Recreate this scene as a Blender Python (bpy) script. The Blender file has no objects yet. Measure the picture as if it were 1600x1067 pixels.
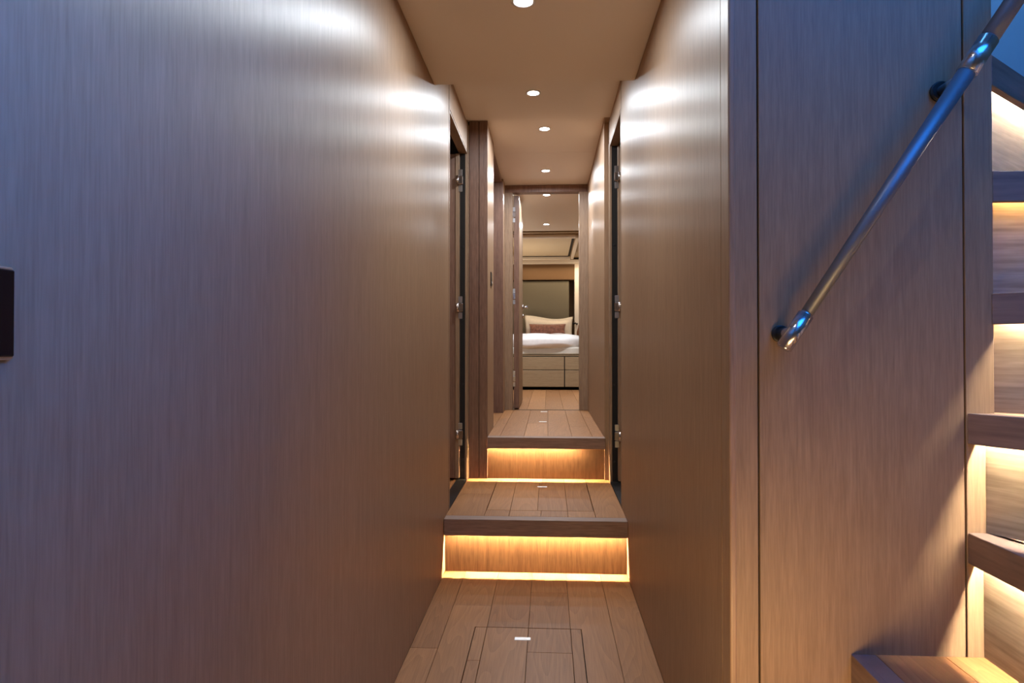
import bpy, bmesh, math, random
from mathutils import Vector, Matrix, noise
random.seed(4)
sc = bpy.context.scene
COL = sc.collection

# ---------------------------------------------------------------- camera
F = 1000.0                     # focal length in pixels of the 1600 px wide frame
YAW = math.atan(0.056)         # the camera looks slightly left of the corridor axis
PITCH = 0.0105
EYE = Vector((0, 0, 0.95))
HSHIFT = 5.0                   # pixels of vertical lens shift
cam_d = bpy.data.cameras.new('camera')
cam = bpy.data.objects.new('camera', cam_d)
COL.objects.link(cam)
cam_d.sensor_width = 36.0
cam_d.lens = 36.0 * F / 1600.0
cam_d.shift_y = -HSHIFT / 1600.0
cam_d.clip_start = 0.01
cam.location = EYE
ROT = Matrix.Rotation(YAW, 4, 'Z') @ Matrix.Rotation(math.pi / 2 + PITCH, 4, 'X')
cam.matrix_world = Matrix.Translation(EYE) @ ROT
sc.camera = cam

# ---------------------------------------------------------------- world, exposure, large lights
w = bpy.data.worlds.new('world'); sc.world = w; w.use_nodes = True
w.node_tree.nodes['Background'].inputs[0].default_value = (0.10, 0.25, 0.62, 1)
w.node_tree.nodes['Background'].inputs[1].default_value = 0.30
sc.view_settings.view_transform = 'Standard'
sc.view_settings.look = 'None'
sc.view_settings.gamma = 1.0
sc.view_settings.use_curve_mapping = False
sc.view_settings.exposure = 0.0
sc.cycles.use_denoising = True
sc.cycles.max_bounces = 8
sc.cycles.diffuse_bounces = 5
sc.cycles.glossy_bounces = 4
sc.cycles.sample_clamp_indirect = 3.0
sc.cycles.caustics_reflective = False
sc.cycles.caustics_refractive = False
sc.cycles.blur_glossy = 0.5

def area_light(name, loc, rot, sx, sy, power, color, shape='RECTANGLE', spread=math.pi):
    d = bpy.data.lights.new(name, 'AREA'); d.shape = shape
    d.size = sx; d.size_y = sy; d.energy = power; d.color = color; d.spread = spread
    o = bpy.data.objects.new(name, d); COL.objects.link(o)
    o.location = loc; o.rotation_euler = rot
    return o

# daylight falling through the open top of the stairwell, and from the saloon behind the camera
area_light('stairwell_daylight', (1.02, -0.15, 2.35), (0, 0, 0), 1.25, 1.7, 36, (0.02, 0.24, 1.0))
area_light('saloon_daylight', (0.55, -1.12, 1.75), (math.radians(80), 0, 0), 1.5, 0.7, 1.0, (0.06, 0.26, 1.0))
def aim(o, to):
    o.rotation_euler = (Vector(to) - Vector(o.location)).to_track_quat('-Z', 'Y').to_euler()
aim(area_light('left_wall_blue_fill', (1.45, -0.75, 1.85), (0, 0, 0), 0.7, 0.5, 20, (0.0, 0.20, 1.0), spread=math.radians(60)), (-0.43, -0.05, 1.75))  # added unseen blue light for the near left wall, no window stands here
area_light('upper_stairwell_daylight', (1.25, 1.72, 2.80), (0, 0, 0), 0.8, 0.7, 14, (0.12, 0.42, 1.0))
# added unseen warm fill near the floor, brightens the lower stair wall
aim(area_light('low_warm_fill', (0.38, 0.42, 0.10), (0, 0, 0), 0.9, 0.35, 8.0, (1.0, 0.62, 0.25), spread=math.radians(120)), (0.62, 1.17, 0.42))
WARM = (1.0, 0.70, 0.38)
WARMW = (1.0, 0.80, 0.56)

# ---------------------------------------------------------------- helpers
def ray(px, py):
    return ROT.to_3x3() @ Vector(((px - 800.0), (533.5 - py) - HSHIFT, -F))
def on_x(px, py, X):
    r = ray(px, py); return EYE + r * ((X - EYE.x) / r.x)
def on_y(px, py, Y):
    r = ray(px, py); return EYE + r * ((Y - EYE.y) / r.y)

WLOC = {}
def base(o, parent, loc=None):
    """remember the world place of an object so that children can be built in world coordinates"""
    COL.objects.link(o)
    p = WLOC[parent.name] if parent is not None else Vector((0, 0, 0))
    if loc is None: loc = p
    loc = Vector(loc)
    if parent is not None: o.parent = parent
    o.location = loc - p
    WLOC[o.name] = loc
    return o

def tag(o, label=None, cat=None, group=None, kind=None):
    if label: o['label'] = label
    if cat: o['category'] = cat
    if group: o['group'] = group
    if kind: o['kind'] = kind
    return o

def empty(name, loc, label=None, cat=None, group=None, kind=None):
    o = bpy.data.objects.new(name, None); o.empty_display_size = 0.05
    base(o, None, loc); tag(o, label, cat, group, kind)
    return o

class MB:
    def __init__(s): s.bm = bmesh.new()
    def box(s, x0, x1, y0, y1, z0, z1, bev=0.0, seg=1):
        b = bmesh.new()
        r = bmesh.ops.create_cube(b, size=1)
        for v in b.verts:
            v.co = Vector(((x0 + x1) / 2 + v.co.x * (x1 - x0), (y0 + y1) / 2 + v.co.y * (y1 - y0), (z0 + z1) / 2 + v.co.z * (z1 - z0)))
        if bev > 0:
            bmesh.ops.bevel(b, geom=b.edges[:], offset=bev, segments=seg, affect='EDGES', profile=0.5)
        s.merge(b); return s
    def merge(s, b):
        m = bpy.data.meshes.new('tmp'); b.to_mesh(m); b.free(); s.bm.from_mesh(m); bpy.data.meshes.remove(m)
    def prism(s, pts, z0, z1, bev=0.0):
        b = bmesh.new()
        lo = [b.verts.new((p[0], p[1], z0)) for p in pts]; hi = [b.verts.new((p[0], p[1], z1)) for p in pts]
        n = len(pts)
        b.faces.new(hi); b.faces.new(lo[::-1])
        for i in range(n): b.faces.new((lo[i], lo[(i + 1) % n], hi[(i + 1) % n], hi[i]))
        bmesh.ops.recalc_face_normals(b, faces=b.faces[:])
        if bev > 0: bmesh.ops.bevel(b, geom=b.edges[:], offset=bev, segments=1, affect='EDGES')
        s.merge(b); return s
    def cyl(s, a, b_, r, n=24, r2=None, cap=True, bev=0.0):
        a = Vector(a); b_ = Vector(b_); d = b_ - a
        b = bmesh.new()
        bmesh.ops.create_cone(b, cap_ends=cap, segments=n, radius1=r, radius2=r if r2 is None else r2, depth=d.length)
        if bev > 0:
            e = [e for e in b.edges if len(e.link_faces) == 2 and any(len(f.verts) > 4 for f in e.link_faces)]
            bmesh.ops.bevel(b, geom=e, offset=bev, segments=3, affect='EDGES')
        q = d.to_track_quat('Z', 'Y').to_matrix().to_4x4()
        bmesh.ops.transform(b, matrix=Matrix.Translation((a + b_) / 2) @ q, verts=b.verts[:])
        for f in b.faces: f.smooth = len(f.verts) <= 4
        s.merge(b); return s
    def ring(s, c, r0, r1, z0, z1, n=32):
        b = bmesh.new(); prof = [(r0, z1), (r0, z0 + 0.002), (r0 + 0.002, z0), (r1 - 0.004, z0), (r1, z0 + 0.0015), (r1, z1)]
        rings = []
        for i in range(n):
            a = 2 * math.pi * i / n
            rings.append([b.verts.new((c[0] + p[0] * math.cos(a), c[1] + p[0] * math.sin(a), p[1])) for p in prof])
        for i in range(n):
            for j in range(len(prof)):
                k = (j + 1) % len(prof)
                f = b.faces.new((rings[i][j], rings[i][k], rings[(i + 1) % n][k], rings[(i + 1) % n][j])); f.smooth = True
        bmesh.ops.recalc_face_normals(b, faces=b.faces[:])
        s.merge(b); return s
    def build(s, name, mat, parent=None, loc=None, smooth=False, **kw):
        me = bpy.data.meshes.new(name)
        o = bpy.data.objects.new(name, me)
        if loc is None and parent is None:
            cs = [v.co for v in s.bm.verts]
            loc = Vector(((min(c.x for c in cs) + max(c.x for c in cs)) / 2, (min(c.y for c in cs) + max(c.y for c in cs)) / 2, min(c.z for c in cs)))
        base(o, parent, loc)
        off = WLOC[o.name]
        for v in s.bm.verts: v.co -= off
        if smooth:
            for f in s.bm.faces: f.smooth = True
        s.bm.to_mesh(me); s.bm.free()
        me.materials.append(mat)
        tag(o, **kw)
        return o
def bx(name, mat, x0, x1, y0, y1, z0, z1, parent=None, bev=0.0, **kw):
    return MB().box(x0, x1, y0, y1, z0, z1, bev).build(name, mat, parent, **kw)

# ---------------------------------------------------------------- materials
def new_mat(name):
    m = bpy.data.materials.new(name); m.use_nodes = True
    nt = m.node_tree; return m, nt, nt.nodes['Principled BSDF']
def lin(c):
    return tuple((x / 12.92 if x <= 0.04045 else ((x + 0.055) / 1.055) ** 2.4) for x in (v / 255.0 for v in c))
def N(nt, t, **kw):
    n = nt.nodes.new(t)
    for k, v in kw.items(): setattr(n, k, v)
    return n
def mapped(nt, scale, loc=(0, 0, 0)):
    g = N(nt, 'ShaderNodeNewGeometry'); m = N(nt, 'ShaderNodeMapping')
    m.inputs['Scale'].default_value = scale; m.inputs['Location'].default_value = loc
    nt.links.new(g.outputs['Position'], m.inputs['Vector']); return m, g

def veneer(name, c_dark, c_light, axis='z', rough=0.36, fine=300, aniso=0.75, bump=0.25, spec=0.5, coat=0.0, var=0.0):
    """fine straight-grained wood veneer, grain along one world axis"""
    m, nt, p = new_mat(name)
    sc_ = {'z': (fine, fine, 18), 'x': (18, fine, fine), 'y': (fine, 18, fine), 'h': (9, 9, fine)}[axis]
    mp, g = mapped(nt, sc_)
    n1 = N(nt, 'ShaderNodeTexNoise'); n1.inputs['Scale'].default_value = 1.0; n1.inputs['Detail'].default_value = 3
    nt.links.new(mp.outputs[0], n1.inputs['Vector'])
    sc2 = tuple(v * 0.35 if v > 20 else 5 for v in sc_)
    mp2, _ = mapped(nt, sc2, (3, 7, 1))
    n2 = N(nt, 'ShaderNodeTexNoise'); n2.inputs['Scale'].default_value = 1.0; n2.inputs['Detail'].default_value = 2
    nt.links.new(mp2.outputs[0], n2.inputs['Vector'])
    mp3, _ = mapped(nt, tuple(60 if v > 20 else 28 for v in sc_), (1, 2, 5))
    n3 = N(nt, 'ShaderNodeTexNoise'); n3.inputs['Scale'].default_value = 1.0; n3.inputs['Detail'].default_value = 2
    nt.links.new(mp3.outputs[0], n3.inputs['Vector'])
    mx = N(nt, 'ShaderNodeMath', operation='MULTIPLY_ADD'); mx.inputs[1].default_value = 0.45
    nt.links.new(n2.outputs[0], mx.inputs[0])
    m1 = N(nt, 'ShaderNodeMath', operation='MULTIPLY'); m1.inputs[1].default_value = 0.55
    nt.links.new(n1.outputs[0], m1.inputs[0]); nt.links.new(m1.outputs[0], mx.inputs[2])
    ma = N(nt, 'ShaderNodeMath', operation='MULTIPLY_ADD'); ma.inputs[1].default_value = 0.12
    nt.links.new(n3.outputs[0], ma.inputs[0]); nt.links.new(mx.outputs[0], ma.inputs[2])
    r = N(nt, 'ShaderNodeValToRGB')
    r.color_ramp.elements[0].position = 0.36; r.color_ramp.elements[0].color = (*lin(c_dark), 1)
    r.color_ramp.elements[1].position = 0.74; r.color_ramp.elements[1].color = (*lin(c_light), 1)
    nt.links.new(ma.outputs[0], r.inputs[0])
    nt.links.new(r.outputs[0], p.inputs['Base Color'])
    p.inputs['Roughness'].default_value = rough
    p.inputs['Specular IOR Level'].default_value = spec
    if aniso:
        p.inputs['Anisotropic'].default_value = aniso
        cr = N(nt, 'ShaderNodeVectorMath', operation='CROSS_PRODUCT')
        cr.inputs[1].default_value = {'z': (0.02, 0.03, 1), 'x': (1, 0.02, 0.03), 'y': (0.02, 1, 0.03), 'h': (1, 0, 0.02)}[axis]
        nt.links.new(g.outputs['True Normal'], cr.inputs[0]); nt.links.new(cr.outputs[0], p.inputs['Tangent'])
    b = N(nt, 'ShaderNodeBump'); b.inputs['Strength'].default_value = bump; b.inputs['Distance'].default_value = 0.0006
    nt.links.new(mx.outputs[0], b.inputs['Height']); nt.links.new(b.outputs[0], p.inputs['Normal'])
    if coat: p.inputs['Coat Weight'].default_value = coat; p.inputs['Coat Roughness'].default_value = 0.25
    return m

def oak(name, c_dark, c_light, axis='y', rough=0.38):
    """oiled oak board with plain-sawn figure, its tone changing from board to board"""
    m, nt, p = new_mat(name)
    s = {'y': (1, 0.10, 1), 'x': (0.10, 1, 1)}[axis]
    mp, g = mapped(nt, s)
    oi = N(nt, 'ShaderNodeObjectInfo')
    off = N(nt, 'ShaderNodeVectorMath', operation='SCALE'); off.inputs['Scale'].default_value = 9.0
    cmb = N(nt, 'ShaderNodeCombineXYZ'); nt.links.new(oi.outputs['Random'], cmb.inputs[0]); nt.links.new(oi.outputs['Random'], cmb.inputs[1])
    nt.links.new(cmb.outputs[0], off.inputs[0])
    ad = N(nt, 'ShaderNodeVectorMath', operation='ADD'); nt.links.new(mp.outputs[0], ad.inputs[0]); nt.links.new(off.outputs[0], ad.inputs[1])
    n0 = N(nt, 'ShaderNodeTexNoise'); n0.inputs['Scale'].default_value = 7; n0.inputs['Detail'].default_value = 1.5; n0.inputs['Distortion'].default_value = 0.6
    nt.links.new(ad.outputs[0], n0.inputs['Vector'])
    k = N(nt, 'ShaderNodeMath', operation='MULTIPLY'); k.inputs[1].default_value = 20.0; nt.links.new(n0.outputs[0], k.inputs[0])
    fr = N(nt, 'ShaderNodeMath', operation='FRACT'); nt.links.new(k.outputs[0], fr.inputs[0])
    s2 = {'y': (260, 9, 260), 'x': (9, 260, 260)}[axis]
    mp2, _ = mapped(nt, s2)
    n1 = N(nt, 'ShaderNodeTexNoise'); n1.inputs['Scale'].default_value = 1; n1.inputs['Detail'].default_value = 3
    nt.links.new(mp2.outputs[0], n1.inputs['Vector'])
    a1 = N(nt, 'ShaderNodeMath', operation='MULTIPLY'); a1.inputs[1].default_value = 0.20; nt.links.new(fr.outputs[0], a1.inputs[0])
    a2 = N(nt, 'ShaderNodeMath', operation='MULTIPLY_ADD'); a2.inputs[1].default_value = 0.55
    nt.links.new(n1.outputs[0], a2.inputs[0]); nt.links.new(a1.outputs[0], a2.inputs[2])
    a3 = N(nt, 'ShaderNodeMath', operation='MULTIPLY_ADD'); a3.inputs[1].default_value = 0.30
    nt.links.new(oi.outputs['Random'], a3.inputs[0]); nt.links.new(a2.outputs[0], a3.inputs[2])
    r = N(nt, 'ShaderNodeValToRGB')
    r.color_ramp.elements[0].position = 0.22; r.color_ramp.elements[0].color = (*lin(c_dark), 1)
    r.color_ramp.elements[1].position = 0.95; r.color_ramp.elements[1].color = (*lin(c_light), 1)
    nt.links.new(a3.outputs[0], r.inputs[0]); nt.links.new(r.outputs[0], p.inputs['Base Color'])
    p.inputs['Roughness'].default_value = rough; p.inputs['Specular IOR Level'].default_value = 0.28
    b = N(nt, 'ShaderNodeBump'); b.inputs['Strength'].default_value = 0.3; b.inputs['Distance'].default_value = 0.0006
    nt.links.new(a2.outputs[0], b.inputs['Height']); nt.links.new(b.outputs[0], p.inputs['Normal'])
    return m

def plain(name, c, rough=0.5, metal=0.0, spec=0.5, noise_amt=0.0, nscale=40, bump=0.0, sheen=0.0):
    m, nt, p = new_mat(name)
    col = lin(c)
    p.inputs['Base Color'].default_value = (*col, 1)
    p.inputs['Roughness'].default_value = rough; p.inputs['Metallic'].default_value = metal
    p.inputs['Specular IOR Level'].default_value = spec
    if sheen: p.inputs['Sheen Weight'].default_value = sheen
    if noise_amt or bump:
        mp, _ = mapped(nt, (nscale,) * 3)
        n = N(nt, 'ShaderNodeTexNoise'); n.inputs['Scale'].default_value = 1; n.inputs['Detail'].default_value = 4
        nt.links.new(mp.outputs[0], n.inputs['Vector'])
        if noise_amt:
            r = N(nt, 'ShaderNodeValToRGB')
            r.color_ramp.elements[0].color = (*[v * (1 - noise_amt) for v in col], 1); r.color_ramp.elements[0].position = 0.3
            r.color_ramp.elements[1].color = (*[min(1, v * (1 + noise_amt)) for v in col], 1); r.color_ramp.elements[1].position = 0.7
            nt.links.new(n.outputs[0], r.inputs[0]); nt.links.new(r.outputs[0], p.inputs['Base Color'])
        if bump:
            b = N(nt, 'ShaderNodeBump'); b.inputs['Strength'].default_value = bump; b.inputs['Distance'].default_value = 0.001
            nt.links.new(n.outputs[0], b.inputs['Height']); nt.links.new(b.outputs[0], p.inputs['Normal'])
    return m
def glow(name, c, strength):
    m, nt, p = new_mat(name)
    p.inputs['Base Color'].default_value = (0.8, 0.8, 0.8, 1)
    p.inputs['Emission Color'].default_value = (*c, 1); p.inputs['Emission Strength'].default_value = strength
    return m

V_WALL = veneer('walnut_veneer_upright', (141, 112, 86), (166, 135, 107), 'z', 0.42, spec=0.46, aniso=0.7)
V_STAIRWALL = veneer('walnut_veneer_stair', (132, 106, 80), (158, 129, 99), 'z', 0.5, aniso=0.4)
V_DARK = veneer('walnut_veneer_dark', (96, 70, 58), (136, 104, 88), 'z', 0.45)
V_FRAME = veneer('frame_veneer', (124, 100, 80), (158, 132, 108), 'z', 0.42)
V_NOSE = veneer('nosing_veneer', (112, 86, 74), (150, 122, 106), 'x', 0.5, aniso=0)
V_STAIR_X = veneer('stair_oak_crosswise', (150, 122, 94), (198, 170, 138), 'x', 0.5, fine=120, aniso=0)
V_STAIR_NOSE = veneer('stair_nosing_oak', (104, 84, 76), (140, 116, 104), 'h', 0.55, fine=120, aniso=0)
OAK = oak('oak_floor', (134, 90, 54), (182, 130, 84), 'y', 0.46)
OAK_X = oak('oak_tread_crosswise', (150, 112, 84), (212, 176, 142), 'x')
CEIL = plain('ceiling_leatherette', (232, 223, 215), 0.42, spec=0.4, bump=0.08, nscale=300)
DARK = plain('dark_gap', (18, 13, 10), 0.8)
SUB = plain('floor_underlay', (30, 20, 14), 0.9)
CHROME = plain('polished_steel', (215, 215, 220), 0.2, 1.0)
STEEL = plain('satin_steel', (205, 207, 212), 0.30, 1.0)
RAIL = plain('anodised_rail', (128, 132, 140), 0.46, 0.7)
PULL = plain('pull_with_reflection', (236, 234, 230), 0.3, 0.35)  # near-white colour stands in for bright reflections on the steel
BEZEL = plain('white_bezel', (230, 230, 232), 0.3)
BLACK = plain('black_glass', (6, 8, 14), 0.12)
BLACKM = plain('black_metal', (14, 14, 15), 0.4)
WHITE = plain('white_trim', (236, 226, 212), 0.4)
LINEN = plain('white_linen', (238, 234, 232), 0.9, noise_amt=0.04, nscale=25, bump=0.5, sheen=0.2)
CREAM = plain('cream_pillowcase', (240, 228, 208), 0.9, noise_amt=0.03, nscale=30, bump=0.5)
GREYSHEET = plain('greige_sheet', (206, 198, 186), 0.9, noise_amt=0.04, nscale=25, bump=0.3)
COPPER = plain('copper_velvet', (142, 92, 72), 0.6, noise_amt=0.35, nscale=40, bump=0.5, sheen=0.5)
HEAD = plain('headboard_fabric', (112, 104, 86), 0.8, noise_amt=0.06, nscale=200, bump=0.3)
BEDWOOD = veneer('bed_base_lacquer', (140, 116, 86), (164, 140, 106), 'x', 0.5, aniso=0)
CABWALL = plain('cabin_wall_fabric', (108, 78, 46), 0.7, noise_amt=0.04, nscale=60)
BLIND = plain('hatch_blind', (206, 190, 166), 0.7)
PALE = plain('stairwell_wall_panel', (170, 178, 190), 0.5, noise_amt=0.03, nscale=10)
BROWN = plain('brown_glaze', (120, 74, 44), 0.35)
LENS = glow('downlight_lens', (0.90, 0.95, 1.0), 55)

# ---------------------------------------------------------------- dimensions
XL, XR = -0.433, 0.327         # corridor walls
YW = on_x(1140, 500, XR).y     # face of the wall beside the winding stair
Z1, Z2 = 0.228, 0.455          # the two raised levels
YN1, YN2 = 2.645, 3.43         # noses of the two steps
YD = 4.88                      # cabin door frame
C1, C2, C3 = 0.95 + 0.993, 0.95 + 1.195, 0.95 + 1.22
XL2, XR2 = -0.327, 0.303       # inner corridor
BACK = -1.2
print('YW', YW)

# ---------------------------------------------------------------- floor
def split_rows(x0, x1, y0, y1, seams, joints):
    """boards running along y: list of rectangles; joints[i] = end joints of row i"""
    xs = [x0] + [s for s in seams if x0 < s < x1] + [x1]
    out = []
    for i in range(len(xs) - 1):
        ys = [y0] + sorted(j for j in joints(i) if y0 < j < y1) + [y1]
        for j in range(len(ys) - 1): out.append((xs[i], xs[i + 1], ys[j], ys[j + 1]))
    return out
def notched(rects, h, zt, parent, t=0.012):
    """boards that the hatch bites into sideways keep one piece: an L or C shaped outline; returns the others"""
    hx0, hx1, hy0, hy1 = h; rest = []
    for (a, b, c, d) in rects:
        side = (a < hx0 < b) or (a < hx1 < b)
        if not side or d <= hy0 or c >= hy1: rest.append((a, b, c, d)); continue
        left = a < hx0 < b; e = hx0 if left else hx1
        A, B, c_, d_ = a + 0.0007, b - 0.0007, c + 0.0007, d - 0.0007
        lo, hi = max(c_, hy0), min(d_, hy1)
        keep, gone = (A, B) if left else (B, A)
        p = [(keep, c_)]
        if c_ < hy0: p += [(gone, c_), (gone, lo)]
        p += [(e, lo), (e, hi)]
        if d_ > hy1: p += [(gone, hi), (gone, d_)]
        p += [(keep, d_)]
        if not left: p = p[::-1]
        MB().prism(p, zt - t, zt).build('plank', OAK, parent)
    return rest
def cut(rects, h):
    """take the rectangle h out of each rectangle"""
    hx0, hx1, hy0, hy1 = h; out = []
    for (a, b, c, d) in rects:
        if b <= hx0 or a >= hx1 or d <= hy0 or c >= hy1: out.append((a, b, c, d)); continue
        if c < hy0: out.append((a, b, c, hy0))
        if d > hy1: out.append((a, b, hy1, d))
        c2, d2 = max(c, hy0), min(d, hy1)
        if a < hx0: out.append((a, hx0, c2, d2))
        if b > hx1: out.append((hx1, b, c2, d2))
    return out
G = 0.0007
def boards(rects, zt, parent, mat=OAK, t=0.012, name='plank'):
    for (a, b, c, d) in rects:
        if b - a < 0.004 or d - c < 0.004: continue
        bx(name, mat, a + G, b - G, c + G, d - G, zt - t, zt, parent, bev=0.0006)
def hatch(x0, x1, y0, y1, zt, parent, seams, joints, label):
    hc = bx('access_hatch', SUB, x0 + .002, x1 - .002, y0 + .002, y1 - .002, zt - 0.03, zt - 0.0122, parent)
    tag(hc, label)
    boards(split_rows(x0 + .002, x1 - .002, y0 + .002, y1 - .002, seams, joints), zt, hc)
    return hc
def flush_handle(x, y, zt, parent, wd=0.052, dp=0.020):
    m = MB(); m.box(x - wd / 2, x + wd / 2, y - dp / 2, y + dp / 2, zt - 0.004, zt + 0.0016, 0.0015, 2)
    h = m.build('flush_pull', PULL, parent)
    return h

fl = bx('floor', SUB, XL - 0.05, 1.75, BACK, YN1 + 0.1, -0.05, -0.0125, kind='structure')
H1 = (-0.246, 0.112, 1.30, 2.16)
seams = [-0.345, -0.205, -0.065, 0.075, 0.215]
jn = {0: [0.9, 2.0], 1: [2.335], 2: [0.4, 1.1], 3: [2.47, 1.0], 4: [0.6, 1.25], 5: [0.3, 1.7]}
rows = split_rows(XL, XR, BACK, YN1 + 0.036, seams, lambda i: jn[i])
boards(cut(notched(rows, H1, 0, fl), H1), 0, fl)
hj = {0: [1.93], 1: [1.7], 2: [1.99], 3: [1.6]}
h1 = hatch(*H1, 0, fl, seams, lambda i: hj[i], 'square boarded floor hatch with dark joint and chrome pull')
flush_handle(-0.082, 2.078, 0, h1)
boards(split_rows(XR, 1.75, BACK, YW, [0.467 + .14 * k for k in range(10)], lambda i: [(-0.7 + 0.37 * i) % 1.9 - 1.0]), 0, fl)

# ---------------------------------------------------------------- walls of the corridor
WT = 0.045
wl = bx('wall_left', DARK, XL - WT, XL - 0.012, BACK, 2.80, -0.05, C2 + 0.05, kind='structure')
bx('wall_panel', V_WALL, XL - 0.012, XL, BACK, 2.775, 0, C2 + 0.05, wl)
e = bx('edge_trim', V_FRAME, XL - WT, XL + 0.0015, 2.777, 2.803, 0, C2 + 0.05, wl, bev=0.003)
wr = bx('wall_right', DARK, XR + 0.012, XR + WT, YW + 0.06, 2.88, -0.05, C2 + 0.05, kind='structure')
yg = on_x(1127, 500, XR).y
bx('wall_panel', V_WALL, XR, XR + 0.012, yg + 0.0015, 2.862, 0, C2 + 0.05, wr)
MB().box(XR - 0.001, XR + WT, 2.864, 2.89, 0, C2 + 0.05, 0.003).build('edge_trim', V_FRAME, wr)

# headers over the two side doorways
DZ = 1.995
hdl = bx('wall_left', V_WALL, XL - WT, XL, 2.803, 3.455, DZ, C2 + 0.05, kind='structure')
hdr = bx('wall_right', V_WALL, XR, XR + WT, 2.89, 3.43, DZ + 0.02, C2 + 0.05, kind='structure')

def hinge(x, y, z, parent, s=1.0, flip=1):
    """concealed door hinge: two steel plates and a dark knuckle between them"""
    m = MB(); m.box(x - .009 * s, x + .009 * s, y - .003, y, z + .020 * s, z + .048 * s, .002)
    m.box(x - .009 * s, x + .009 * s, y - .003, y, z - .048 * s, z - .020 * s, .002)
    h = m.build('hinge', STEEL, parent)
    k = MB(); k.box(x - .011 * s, x + .012 * s, y - .016, y, z - .018 * s, z + .018 * s, .003)
    k.cyl((x - .011 * s * flip, y - .014, z - .018 * s), (x - .011 * s * flip, y - .014, z + .018 * s), .007 * s, 12)
    k.build('knuckle', CHROME, h)
    return h

# left and right side doors, both standing open into their cabins
def side_door(n, sx, xw, y0, y1, zt, label):
    """sx = -1 left, +1 right; xw = wall face; the leaf is hinged at the far jamb and stands at right angles to the corridor"""
    d = empty('door_%d' % n, (xw + sx * 0.3, y1 - 0.02, Z1), kind='structure')
    a, b = sorted((xw + sx * 0.052, xw + sx * 0.66))
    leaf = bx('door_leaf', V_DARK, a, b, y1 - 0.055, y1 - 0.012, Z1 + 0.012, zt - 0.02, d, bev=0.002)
    a, b = sorted((xw + sx * 0.040, xw + sx * 0.060))
    bx('leaf_edge_strip', V_FRAME, a, b, y1 - 0.060, y1 - 0.020, Z1 + 0.012, zt - 0.02, d, bev=0.001)
    a, b = sorted((xw + sx * 0.012, xw + sx * 0.045))
    bx('rebate', DARK, a, b, y1 - 0.030, y1 + 0.01, Z1, zt, d)
    a, b = sorted((xw, xw + sx * 0.012))
    bx('door_jamb', V_FRAME, a - 0.001, b, y1 - 0.030, y1 + 0.022, Z1, zt + 0.01, d, bev=0.002)
    a, b = sorted((xw + sx * 0.001, xw + sx * WT))
    bx('door_head', V_FRAME, a, b, y0, y1, zt - 0.012, zt + 0.0, d, bev=0.001)
    a, b = sorted((xw + sx * 0.001, xw + sx * 0.055))
    bx('threshold', BLACKM, a, b, y0 - 0.05, y1, Z1 - 0.02, Z1 + 0.003, d)
    for z in (1.83, 1.15, 0.475): hinge(xw + sx * 0.034, y1 - 0.058, z, d, 1.25, flip=-sx)
    for z in (1.48, 0.74, 0.335):
        MB().cyl((xw + sx * 0.022, y1 - 0.032, z), (xw + sx * 0.022, y1 - 0.028, z), .006, 10).build('latch_hole_plug', BLACKM, d)
    a, b = sorted((xw + sx * 0.055, xw + sx * 0.9))
    return d
dl = side_door(1, -1, XL, 2.803, 3.455, DZ, '')
dr = side_door(2, 1, XR, 2.89, 3.43, DZ + 0.02, '')
# cabins behind the side doors
for sx, xw, nm in ((-1, XL - WT, 'left'), (1, XR + WT, 'right')):
    a, b = sorted((xw, xw + sx * 1.15))
    c, dd = sorted((xw + sx * 1.15, xw + sx * 1.2))
    f2 = bx('floor', SUB, a, b, 2.3, 3.9, Z1 - 0.06, Z1 - 0.0125, kind='structure')
    boards(split_rows(a, b, 2.3, 3.9, [a + .14 * k for k in range(1, 9)], lambda i: [2.7 + (i * .37) % 1.0]), Z1 - .001, f2)
    bx('wall_' + nm, V_WALL, c, dd, 2.3, 3.9, 0, 2.2, kind='structure')
    bx('wall_' + nm, V_WALL, a, b, 2.25, 2.3, 0, 2.2, kind='structure')
    bx('wall_' + nm, V_WALL, a, b, 3.9, 3.95, 0, 2.2, kind='structure')
    bx('ceiling', CEIL, a, b, 2.3, 3.9, C2 + 0.01, C2 + 0.06, kind='structure')

for sx in (-1, 1):
    area_light('side_cabin_fill', (sx * 0.95, 2.75, 2.05), (0, 0, 0), 0.3, 0.3, 3.0, (1.0, 0.86, 0.7))  # added fill light so the open doorways are not black

# column and inner walls beyond the second step
YC = 3.458
wc = bx('wall_left', DARK, -0.60, XL2 - 0.012, YC + 0.008, 3.85 - 0.01, 0.0, C3, kind='structure')
bx('door_jamb', V_FRAME, -0.452, -0.428, YC - 0.018, YC + 0.01, Z1, C2, wc, bev=0.002)
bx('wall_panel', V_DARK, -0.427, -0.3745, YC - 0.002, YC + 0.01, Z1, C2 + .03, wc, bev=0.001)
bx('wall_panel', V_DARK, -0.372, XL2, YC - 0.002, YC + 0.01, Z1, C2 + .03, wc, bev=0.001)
bx('wall_panel', V_WALL, XL2 - 0.012, XL2, YC + 0.0105, 3.85, Z2 - 0.03, C3, wc, bev=0.001)
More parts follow.
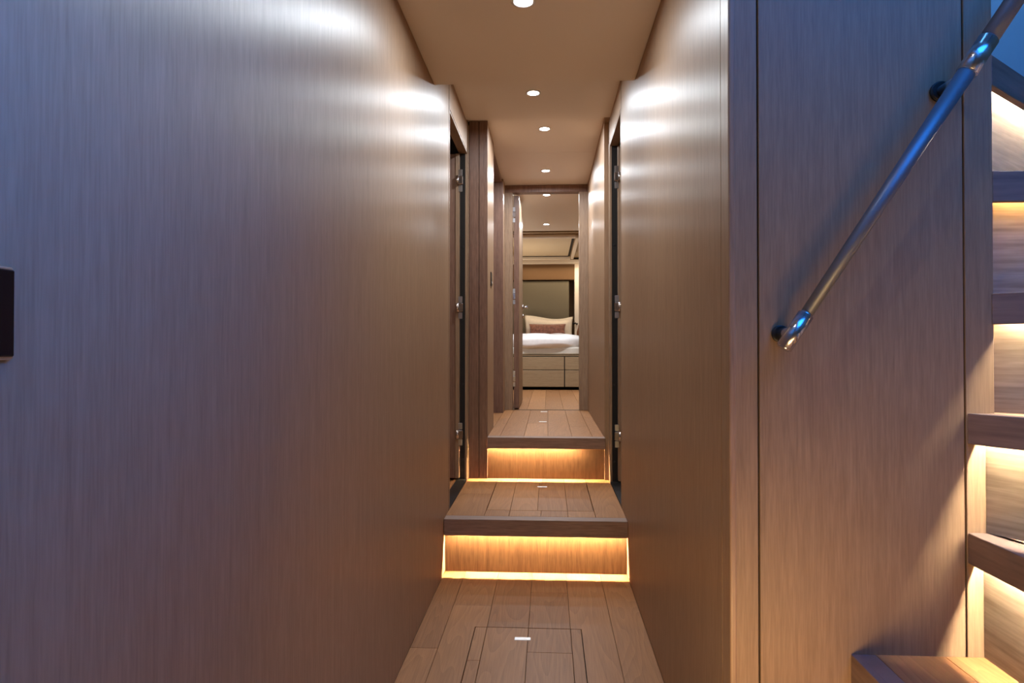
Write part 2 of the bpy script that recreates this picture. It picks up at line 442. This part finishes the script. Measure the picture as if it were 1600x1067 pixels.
# recessed closed door on the left of the upper landing
d3 = empty('door_3', (-0.41, 4.25, Z2), kind='structure')
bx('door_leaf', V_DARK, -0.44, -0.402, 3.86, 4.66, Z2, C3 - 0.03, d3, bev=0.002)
bx('door_jamb', V_DARK, -0.44, XL2, 4.66, 4.685, Z2, C3 - 0.02, d3, bev=0.001)
bx('door_jamb', V_FRAME, -0.44, XL2 - 0.013, 3.84, 3.86, Z2, C3 - 0.02, d3)
bx('door_head', V_DARK, -0.44, XL2 - 0.012, 3.86, 4.66, C3 - 0.03, C3, d3)
wi = bx('wall_left', V_WALL, -0.44, XL2, 4.686, YD, Z2 - .03, C3, kind='structure')
bx('wall_left', DARK, -0.60, -0.441, 3.84, YD, 0, C3, kind='structure')
wri = bx('wall_right', V_WALL, XR2, XR2 + 0.06, 3.452, YD, 0, C3, kind='structure')

# ---------------------------------------------------------------- corridor steps
def led_mat(strength, c=WARM):
    return glow('led_strip', c, strength)
def step(name, label, yn, zt, zf, xl, xr, lip_h, yend, led, led_x):
    s = empty(name, ((xl + xr) / 2, yn, zf), label, 'step')
    ch = 0.040                                     # depth of the light channel
    g = 0.0015
    m = MB(); m.box(xl + g, xr - g, yn, yn + 0.018, zt - lip_h, zt, 0.0015)
    m.box(xl + g, xr - g, yn + 0.012, yn + 0.058, zt - lip_h + ch, zt - 0.0004, 0.0005)
    m.build('nosing', V_NOSE, s)
    bx('riser', V_RISER, xl + g, xr - g, yn + 0.037, yn + 0.052, zf, zt - lip_h + ch, s)
    lx0, lx1 = led_x
    bx('led_strip', led, lx0, lx1, yn + 0.0295, yn + 0.0330, zt - lip_h + ch - 0.003, zt - lip_h + ch, s)
    bx('tread_base', SUB, xl, xr, yn + 0.053, yend, zt - 0.05, zt - 0.0125, s)
    return s
V_RISER = veneer('riser_veneer', (104, 74, 50), (142, 106, 74), 'z', 0.45, aniso=0.3)
s1 = step('floor_step', 'lower wooden step, nearest, with warm light under its nosing', YN1, Z1, 0.0, XL, XR, 0.068, YN2 + 0.04, led_mat(4400), (XL + 0.02, XR - 0.004))
H2 = (-0.270, 0.200, 2.80, 3.36)
sm2 = [-0.27, -0.165, -0.03, 0.085, 0.20]
jn2 = {0: [3.1], 1: [], 2: [], 3: [2.86], 4: [], 5: []}
rows = split_rows(XL, XR, YN1 + 0.058, YN2 + 0.036, sm2, lambda i: jn2[i] if i in jn2 else [])
boards(cut(notched(rows, H2, Z1, s1), H2), Z1, s1)
h2 = hatch(*H2, Z1, s1, [-0.165, -0.045, 0.085], lambda i: [], 'boarded hatch set in the step, chrome pull at its far edge')
flush_handle(-0.029, 3.27, Z1, h2, 0.05, 0.02)
s2 = step('floor_step', 'upper wooden step in front of the cabin door, warm light under its nosing', YN2, Z2, Z1, XL2, XR2 + 0.004, 0.060, YD + 0.0, led_mat(4400), (XL2 + 0.005, 0.165))
rows = split_rows(XL2, XR2 + 0.0, YN2 + 0.058, YD, [-0.26, -0.13, 0.0, 0.13, 0.24], lambda i: [4.3, 3.7, 4.05, 4.6, 3.9, 4.4][i:i + 1])
boards(rows, Z2, s2)
boards([(-0.40, XL2, 3.86, 4.66)], Z2, s2)
flush_handle(-0.032, 4.14, Z2, s2, 0.05, 0.025)
flush_handle(-0.029, 4.76, Z2, s2, 0.05, 0.03)

# ---------------------------------------------------------------- ceilings
bx('ceiling', CEIL, XL, XR, BACK, 2.415, C1, C1 + 0.30, kind='structure', bev=0.002)
bx('ceiling', CEIL, XL, XR, 2.415, 3.37, C2, C2 + 0.08, kind='structure')
ce = bx('ceiling', DARK, XL2 - 0.12, XR2, 3.37, YD, C3 + 0.012, C3 + 0.08, kind='structure')
for a, b in ((3.371, 4.05), (4.052, YD)):
    bx('ceiling_panel', CEIL, XL2 - 0.12, XR2, a, b, C3, C3 + 0.012, ce)

bx('gap_filler', V_FRAME, XR2, XR + 0.10, 3.371, 3.452, C2, C3 + 0.08, kind='structure')  # added filler closing a corner gap where blue light leaked in
# ---------------------------------------------------------------- cabin door frame and door
d4 = empty('door_4', (0, YD, Z2), kind='structure')
ZH = 0.95 + 0.2385 * YD
bx('door_jamb', V_FRAME, XL2 - .01, -0.268, YD - 0.012, YD + 0.06, Z2, ZH + 0.045, d4, bev=0.002)
bx('door_jamb', V_FRAME, 0.238, XR2 + .01, YD - 0.012, YD + 0.06, Z2, ZH + 0.045, d4, bev=0.002)
bx('door_head', V_DARK, XL2, XR2, YD - 0.014, YD + 0.06, ZH, ZH + 0.055, d4, bev=0.002)
bx('threshold', BLACKM, -0.268, 0.238, YD + 0.0, YD + 0.02, Z2 - 0.02, Z2 + 0.002, d4)
bx('leaf_edge_strip', V_DARK, -0.262, -0.222, YD + 0.045, YD + 0.075, Z2 + 0.01, ZH - 0.012, d4, bev=0.001)
lf = bx('door_leaf', V_WALL, -0.262, -0.221, YD + 0.075, YD + 0.73, Z2 + 0.012, ZH - 0.012, d4, bev=0.001)
for z in (1.955, 1.325, 0.69): hinge(-0.262, YD + 0.046, z, d4, 1.25)
m = MB(); hz = 1.275; hy = YD + 0.64
m.cyl((-0.222, hy, hz), (-0.212, hy, hz), 0.024, 20); m.cyl((-0.215, hy, hz), (-0.175, hy, hz), 0.009, 12)
m.cyl((-0.178, hy + .004, hz), (-0.178, hy - 0.11, hz), 0.008, 12)
m.build('lever_handle', CHROME, d4)
m = MB(); m.cyl((-0.222, hy, hz - 0.075), (-0.205, hy, hz - 0.075), 0.018, 16); m.build('thumb_turn', CHROME, d4)

# cabin shell
YB = 9.0
cf = bx('floor', SUB, -1.0, 0.9, YD, YB + 0.3, Z2 - 0.06, Z2 - 0.0125, kind='structure')
rows = split_rows(-1.0, 0.9, YD + 0.021, YB, [-0.86 + .14 * k for k in range(12)], lambda i: [5.6 + (i * .53) % 1.2, 7.2 + (i * .31) % 1.2])
boards(rows, Z2 - 0.001, cf)
bx('wall_left', V_WALL, -1.05, -1.0, YD, YB + .3, 0.3, 2.4, kind='structure')
bx('wall_right', CABWALL, 0.9, 0.95, YD, YB + .3, 0.3, 2.4, kind='structure')
bx('wall_front', V_WALL, -1.0, XL2 - 0.12, YD, YD + .05, 0.3, 2.4, kind='structure')
bx('wall_front', V_WALL, XR2 + 0.02, 0.9, YD, YD + .05, 0.3, 2.4, kind='structure')
bx('wall_front', V_WALL, XL2 - 0.12, XR2 + 0.02, YD, YD + .05, ZH + 0.056, 2.4, kind='structure')
bx('ceiling', CEIL, -1.0, 0.9, YD + 0.05, 6.84, C3, C3 + 0.05, kind='structure')
bx('trim_1', DARK, -1.0, 0.9, 6.84, 6.90, C3 + 0.02, C3 + 0.05, kind='structure')
bx('ceiling', BEDWOOD, -1.0, 0.9, 6.90, 8.96, C3 - 0.005, C3 + 0.05, kind='structure')
bx('trim_2', DARK, -1.0, 0.9, 8.93, 8.97, C3 - 0.03, C3 - 0.005, kind='structure')
bx('trim_3', WHITE, -1.0, 0.9, 8.90, 9.0, 2.082, 2.142, kind='structure', bev=0.01)
# back wall with a niche
wb = bx('wall_back', CABWALL, -1.0, 0.9, YB + 0.25, YB + 0.30, Z2 - 0.1, C3, kind='structure')
bx('niche_header', CABWALL, -0.62, 0.375, YB, YB + 0.25, 1.868, C3, wb)
bx('niche_side', WHITE, 0.375, 0.9, YB, YB + 0.25, Z2 - 0.1, C3, wb)
bx('niche_side', CABWALL, -1.0, -0.62, YB, YB + 0.25, Z2 - 0.1, C3, wb)

# skylight hatch in the cabin ceiling
hz0 = C3 - 0.006
hh = empty('ceiling_hatch', (-0.05, 7.8, hz0 - 0.02), 'rectangular ceiling hatch with pale blind above the bed', 'hatch')
bx('hatch_blind', BLIND, -0.42, 0.272, 7.14, 8.70, hz0 - 0.004, hz0 - 0.001, hh)
m = MB(); 
for (a, b, c, d) in ((-0.47, 0.31, 7.00, 7.045), (-0.46, 0.31, 8.76, 8.80), (0.31, 0.35, 7.045, 8.76), (-0.50, -0.46, 7.045, 8.76)):
    m.box(a, b, c, d, hz0 - 0.045, hz0, 0.008)
m.build('hatch_frame', WHITE, hh)
m = MB()
for (a, b, c, d) in ((-0.44, 0.285, 7.05, 7.13), (-0.44, 0.285, 8.705, 8.75), (0.274, 0.30, 7.13, 8.705)):
    m.box(a, b, c, d, hz0 - 0.006, hz0 - 0.001)
m.build('hatch_seal', DARK, hh)

# ---------------------------------------------------------------- downlights
def downlight(x, y, z, label, power):
    d = empty('downlight', (x, y, z), label, 'light', 'round recessed ceiling downlights in a row')
    MB().ring((x, y), 0.026, 0.036, z - 0.004, z + 0.004).build('bezel', BEZEL, d)
    MB().cyl((x, y, z - 0.0015), (x, y, z + 0.003), 0.026, 24).build('lens', LENS, d)
    area_light('downlight_lamp', (x, y, z - 0.006), (0, 0, 0), 0.04, 0.04, power, (0.88, 0.94, 1.0), 'DISK', math.radians(175))
PW = 9.6
downlight(-0.070, 1.835, C1, 'nearest ceiling downlight, at the very top of the picture', PW * 0.6)
downlight(-0.068, 0.55, C1, 'added unseen downlight above and just ahead of the camera, brightening the left wall', 1.4)  # added out of view to lighten the near left wall
downlight(-0.068, 3.02, C2, 'downlight over the lower step, between the two side doors', PW * 0.75)
downlight(-0.018, 3.60, C3, 'downlight in the ceiling just past the second step', PW)
downlight(-0.014, 4.47, C3, 'downlight in front of the cabin door frame', PW)
downlight(-0.010, 5.19, C3, 'downlight just inside the cabin door', PW)
downlight(-0.016, 6.46, C3, 'farthest downlight, deep in the cabin before the hatch', PW)
downlight(0.62, 6.6, C3, 'added unseen downlight at the right side of the cabin, brightening the bed', PW * 1.0)  # added out of view for more light on pillow and duvet
downlight(-0.62, 6.6, C3, 'added unseen downlight at the left side of the cabin, brightening the bed', PW * 1.0)  # second added cabin light, also unseen, whitens the bedding
area_light('cornice_glow', (0.62, 8.6, 2.05), (math.radians(20), 0, 0), 0.3, 0.05, 3.5, WARMW)
area_light('blind_fill_light', (-0.5, 8.0, 1.15), (math.radians(180), 0, 0), 0.4, 0.8, 9, WARMW)  # added upward fill, brightens the hatch blind and cornice
area_light('bedside_glow', (0.2, 8.86, 2.05), (0, 0, 0), 1.2, 0.04, 3, WARMW)

# ---------------------------------------------------------------- bed and bedding
bed = empty('bed', (-0.05, 8.0, Z2), 'bed with light wood drawer base and grey-white mattress, seen through the cabin door', 'bed')
ZB0, ZB1 = Z2 + 0.03, 0.838
BX0, BX1 = -0.62, 0.60
BY = 7.07
bx('plinth', DARK, BX0 + .03, BX1 - .03, BY + .1, YB, Z2, Z2 + 0.04, bed)
bx('bed_base', DARK, BX0 + .01, BX1 - .01, BY + .016, YB, Z2 + 0.035, ZB1 - 0.008, bed)
for (a, b) in ((BX0, 0.180), (0.187, BX1)):
    for (c, d) in ((Z2 + 0.035, 0.672), (0.679, ZB1 - 0.018)):
        bx('drawer_front', BEDWOOD, a + .002, b - .002, BY, BY + .016, c, d, bed, bev=0.001)
bx('base_rim', BEDWOOD, BX0, BX1, BY, YB, ZB1 - 0.008, ZB1, bed)

def softbox(cx, cy, cz, a, b, c, pw=4.0, n=14, nz=0.0, nsc=4.0, seed=0, pz=None):
    """pillowy block: a cube grid pushed onto a superellipsoid, with folds"""
    bm = bmesh.new(); bmesh.ops.create_cube(bm, size=2)
    bmesh.ops.subdivide_edges(bm, edges=bm.edges[:], cuts=n, use_grid_fill=True)
    for v in bm.verts:
        p = v.co.copy()
        q = (abs(p.x) ** pw + abs(p.y) ** pw + abs(p.z) ** (pz or pw)) ** (1.0 / pw)
        p = p / max(q, 1e-6)
        f = noise.noise(Vector((p.x * nsc + seed, p.y * nsc, p.z * nsc))) * nz
        v.co = Vector((cx + p.x * a, cy + p.y * b, cz + p.z * c + f))
    for f in bm.faces: f.smooth = True
    m = MB(); m.bm.free(); m.bm = bm; return m
softbox(-0.07, 8.06, 0.884, 0.46, 0.94, 0.045, 14, 12).build('mattress', GREYSHEET, bed)
hbd = MB().box(-0.56, 0.300, YB + 0.03, YB + 0.10, 0.86, 1.855, 0.02, 3).build('headboard', HEAD, bed)
softbox(-0.05, 7.80, 0.984, 0.462, 0.735, 0.098, 3.5, 22, 0.018, 2.6, 1).build('duvet', LINEN, None, label='puffy white duvet spread over the bed', cat='duvet')

def pillow(name, cx, cz, y, hw, hh_, th, flange, mat, lean, label, cat, sag=0.0):
    n = 26; bm = bmesh.new(); g = {}
    for side in (1, -1):
        for i in range(n + 1):
            for j in range(n + 1):
                if side == -1 and (i in (0, n) or j in (0, n)): g[side, i, j] = g[1, i, j]; continue
                u = -1 + 2 * i / n; v = -1 + 2 * j / n
                iu = min(1, abs(u) * hw / (hw - flange)); iv = min(1, abs(v) * hh_ / (hh_ - flange))
                t = th * ((1 - iu ** 3) * (1 - iv ** 3)) ** 0.55 + 0.004
                px_ = u * hw * (1 - 0.06 * (1 - v * v)); pz_ = v * hh_ * (1 - 0.07 * (1 - u * u))
                if v > 0: pz_ += v * sag * (math.cos(u * 2.6 + 2.2))
                wr = noise.noise(Vector((u * 3 + cx, v * 3, y + side))) * th * 0.22
                x = cx + px_; yy = y - side * (t + wr * (1 - iu ** 4) * (1 - iv ** 4)) + pz_ * lean; z = cz + pz_
                g[side, i, j] = bm.verts.new((x, yy, z))
    for side in (1, -1):
        for i in range(n):
            for j in range(n):
                q = [g[side, i, j], g[side, i + 1, j], g[side, i + 1, j + 1], g[side, i, j + 1]]
                bm.faces.new(q if side == 1 else q[::-1]).smooth = True
    m = MB(); m.bm.free(); m.bm = bm
    return m.build(name, mat, None, label=label, cat=cat)
pillow('pillow', 0.012, 1.135, 8.78, 0.335, 0.205, 0.07, 0.045, CREAM, 0.18, 'large cream pillow with a flat border standing against the headboard', 'pillow', 0.022)
pillow('lumbar_cushion', -0.005, 1.150, 8.60, 0.250, 0.085, 0.05, 0.0, COPPER, 0.2, 'long copper-brown velvet cushion in front of the cream pillow', 'cushion')
# bedside table, vase and reading lamp glimpsed at the right of the bed
bt = bx('bedside_table', BEDWOOD, 0.40, 0.60, 8.62, YB - 0.003, ZB1 + 0.001, 1.055, bev=0.004, label='light wood bedside block to the right of the mattress', cat='table')
m = MB()
prof = [(0.0, 0.0), (0.022, 0.0), (0.032, 0.03), (0.034, 0.07), (0.022, 0.11), (0.012, 0.14), (0.014, 0.16), (0.0, 0.16)]
b = bmesh.new(); nn = 20; rr = [[b.verts.new((0.425 + r * math.cos(2 * math.pi * i / nn), 8.72 + r * math.sin(2 * math.pi * i / nn), 1.0555 + z)) for (r, z) in prof[1:-1]] for i in range(nn)]
for i in range(nn):
    for j in range(len(prof) - 3):
        b.faces.new((rr[i][j], rr[(i + 1) % nn][j], rr[(i + 1) % nn][j + 1], rr[i][j + 1])).smooth = True
b.faces.new([rr[i][0] for i in range(nn)][::-1]); b.faces.new([rr[i][-1] for i in range(nn)])
m.merge(b); m.build('vase', BROWN, None, label='small brown vase at the right edge of the bed', cat='vase')
rl = empty('reading_lamp', (0.40, YB, 1.245), 'slim dark reading lamp on the lit wall right of the pillow', 'lamp')
m = MB(); m.cyl((0.405, YB - 0.001, 1.245), (0.405, YB - 0.013, 1.245), 0.013, 16); m.build('wall_mount', BLACKM, rl)
m = MB(); m.cyl((0.405, YB - 0.012, 1.245), (0.375, YB - 0.10, 1.252), 0.005, 10); m.build('arm', BLACKM, rl)
m = MB(); m.cyl((0.385, YB - 0.10, 1.252), (0.350, YB - 0.125, 1.245), 0.011, 16, 0.014); m.build('lamp_head', BLACKM, rl)

# ---------------------------------------------------------------- wall beside the stair
ZT = 2.75
P1 = on_y(1185, 500, YW).x; P2 = on_y(1507, 500, YW).x; P3 = on_y(1552, 400, YW).x
ws = bx('wall_stair', DARK, XR + 0.012, P3 - 0.002, YW + 0.008, YW + 0.04, 0, ZT, kind='structure')
g2 = 0.0017
bx('wall_panel', V_STAIRWALL, XR + 0.0015, P1 - g2, YW, YW + 0.010, 0, ZT, ws, bev=0.0008)
bx('wall_panel', V_STAIRWALL, P1 + g2, P2 - g2, YW, YW + 0.010, 0, ZT, ws, bev=0.0008)
bx('wall_panel', V_STAIRWALL, P2 + g2, P3, YW, YW + 0.041, 0, ZT, ws, bev=0.0008)
MB().box(XR - 0.001, XR + 0.012, YW - 0.001, yg - 0.0015, 0, C1 + 0.3, 0.004, 3).build('corner_post', V_WALL, wr)

# stairwell shell
bx('wall_stairwell_back', PALE, XR + 0.05, 1.75, 2.15, 2.20, 0, 2.9, kind='structure')
bx('wall_stairwell_side', V_STAIRWALL, 1.70, 1.75, BACK, 2.15, 0, 2.9, kind='structure')
bx('wall_rear', V_STAIRWALL, XL - WT, 1.75, BACK - 0.05, BACK, 0, 2.9, kind='structure')
bx('wall_stairwell_inner', V_STAIRWALL, XR + WT + .001, XR + WT + 0.04, YW + 0.041, 2.15, 0, 2.9, kind='structure')

# ---------------------------------------------------------------- winding stair
stair = empty('winding_staircase', (1.1, 0.9, 0), 'winding oak staircase at the right with warm light strips under its treads', 'staircase')
pts = {1: (1329.5, 1021.5), 2: (1512, 832), 3: (1511, 645.7), 4: (1550, 458.8), 5: (1548.5, 267), 6: (1550, 85)}
ang = {0: -90, 1: -90, 2: -90, 3: -57.2, 4: -38.2, 5: 1.0, 6: 38.4, 7: 74, 8: 100}
ht = {k: on_y(*pts[k], YW).z for k in pts}
ht[0] = ht[1] - 0.215; ht[7] = ht[6] + 0.215
piv = {1: on_y(*pts[1], YW).x, 2: on_y(*pts[2], YW).x, 3: on_y(*pts[3], YW).x}
piv[0] = piv[1] - 0.2
for k in (4, 5, 6, 7): piv[k] = P3 + 0.0005
piv[4] = P3 - 0.004
print('heights', ht, 'piv', piv)
def lead(k): a = math.radians(ang[k]); return Vector((math.cos(a), math.sin(a)))
def nrm(k): a = math.radians(ang[k]); return Vector((-math.sin(a), math.cos(a)))
LIP = 0.054; CH = 0.026
led_power = {0: 4000, 1: 2500, 2: 950, 3: 900, 4: 650, 5: 300, 6: 550}
V_SR = veneer('stair_riser_oak', (146, 124, 98), (200, 176, 146), 'h', 0.5, fine=150, aniso=0)
for k in range(0, 8):
    y0 = YW - 0.0008 if k <= 4 else YW + 0.0005
    o = Vector((piv[k], y0)); d = lead(k); n = nrm(k)
    L = 0.87
    if k == 7: L = 0.85
    def quad(s0, s1, l0=0.0, l1=None):
        l1 = L if l1 is None else l1
        q = []
        for (s, l) in ((s0, l0), (s0, l1), (s1, l1), (s1, l0)):
            # slide along the wall so that the strip still starts at the wall plane
            p = o + n * s + d * l
            if k <= 3 and l == 0.0: p = o + n * s + d * (s * n.y / max(-d.y, .2))
            q.append((p.x, p.y))
        return q
    zt = ht[k]
    t = MB()
    t.prism(quad(0, 0.013), zt - LIP, zt, 0.001)
    t.prism(quad(0.0125, 0.042), zt - LIP + CH, zt - 0.0003, 0)
    tr = t.build('tread_nosing', V_STAIR_NOSE if k not in (1,) else V_STAIR_NOSE, stair)
    led = glow('led_strip_warm', (1.0, 0.86, 0.66) if k != 5 else (1.0, 0.62, 0.26), led_power[k] if k in led_power else 20)
    MB().prism(quad(0.0185, 0.0225, 0.012, L - 0.02), zt - LIP + CH - 0.003, zt - LIP + CH + 0.0001).build('led_strip', led, stair)
    # riser below
    zb = ht[k - 1] if k > 0 else 0.0
    MB().prism(quad(0.026, 0.040, 0.0), zb + 0.0002, zt - LIP + CH - 0.0002).build('riser', V_SR, stair)
    if k == 7: continue
    # tread boards behind the nosing, ending under the next nosing
    o2 = Vector((piv[k + 1], y0)); d2 = lead(k + 1); n2 = nrm(k + 1)
    a0 = o + n * 0.043
    if k <= 2:
        xe = o2.x + 0.04
        if k < 2:
            xs = [a0.x, a0.x + 0.118, xe] if k == 1 else [a0.x, xe]
            for i in range(len(xs) - 1):
                bx('tread_board', OAK, xs[i] + (0.0006 if i else 0), xs[i + 1] - 0.0006, y0 - L, y0, zt - 0.026, zt - 0.0002, stair)
            continue
    e1 = o2 + n2 * 0.04 + d2 * L; e0 = o2 + n2 * 0.04 * 0.9
    poly = [(a0.x, min(a0.y, y0) if k <= 3 else a0.y)]
    c1 = a0 + d * (L - 0.0)
    mid = (o + (d + d2).normalized() * (L * 1.08))
    poly += [(c1.x, c1.y), (mid.x, mid.y), (e1.x, e1.y), (e0.x, y0 if k <= 2 else max(e0.y, y0))]
    MB().prism(poly, zt - 0.026, zt - 0.0002).build('tread_board', OAK_X, stair)

# ---------------------------------------------------------------- handrail
YR = YW - 0.068
A = on_y(1235, 528, YR); Bp = on_y(1527, 88, YR)
dr_ = (Bp - A).normalized()
rail = empty('handrail', tuple(A), 'satin steel handrail slanting up across the wall beside the stair', 'handrail')
A0 = A - dr_ * 0.004
top = Bp + dr_ * 0.42
j1_ = A + dr_ * (on_y(1547, 62, YR) - A).dot(dr_)
m = MB(); m.cyl(A + dr_ * 0.03, j1_ , 0.0100, 32, 0.0148); m.cyl(j1_, top, 0.0148, 32); m.build('rail_tube', RAIL, rail)
cA = A + dr_ * 0.046
m = MB(); m.cyl(A - dr_ * 0.022, cA + dr_ * 0.004, 0.0132, 32, bev=0.003); m.build('end_collar', CHROME, rail)
# elbow and stand-off down to the wall with a round rosette
m = MB()
e0 = A + Vector((0, 0.006, 0.0)); m.cyl(A + dr_ * 0.010 + Vector((0, -0.004, 0)), A + dr_ * 0.010 + Vector((0, 0.058, 0)), 0.0100, 24)
m.build('stand_off', CHROME, rail)
m = MB(); m.cyl(A + dr_ * 0.010 + Vector((0, 0.0585, 0)), A + dr_ * 0.010 + Vector((0, 0.0675, 0)), 0.015, 28, bev=0.002); m.build('rosette', BLACKM, rail)
j0 = on_y(1505, 115, YR); j1 = on_y(1547, 62, YR)
t0 = (j0 - A).dot(dr_); t1 = (j1 - A).dot(dr_)
m = MB(); m.cyl(A + dr_ * (t0 + .003), A + dr_ * t1, 0.0162, 32, bev=0.0015); m.build('joint_sleeve', CHROME, rail)
bk = A + dr_ * (t0 - 0.004)
m = MB(); m.cyl(bk, bk + Vector((0, 0.058, 0)), 0.009, 20); m.build('stand_off', STEEL, rail)
m = MB(); m.cyl(bk + Vector((0, 0.0585, 0)), bk + Vector((0, 0.0675, 0)), 0.018, 28, bev=0.002); m.build('rosette', BLACKM, rail)

# ---------------------------------------------------------------- small fittings
a = on_x(25, 418, XL + 0.008); b_ = on_x(25, 562, XL + 0.008)
cp = empty('control_panel', (XL, a.y - 0.04, b_.z), 'black glass control panel on the left wall, cut by the left edge', 'control panel')
bx('frame', STEEL, XL + 0.0003, XL + 0.007, a.y - 0.086, a.y, b_.z, a.z, cp, bev=0.0015)
bx('glass_face', BLACK, XL + 0.0065, XL + 0.0095, a.y - 0.083, a.y - 0.0022, b_.z + 0.0025, a.z - 0.0025, cp, bev=0.001)
# lock plate on the narrow lit wall left of the upper landing
lp = empty('switch_plate', (XL2, 3.66, 1.30), 'small dark upright switch plate on the narrow wall left of the upper landing', 'switch')
bx('plate', BLACKM, XL2 + 0.0003, XL2 + 0.005, 3.635, 3.70, 1.288, 1.368, lp, bev=0.002)
MB().cyl((XL2 + 0.004, 3.668, 1.305), (XL2 + 0.010, 3.668, 1.305), 0.010, 20, bev=0.001).build('button', STEEL, lp)
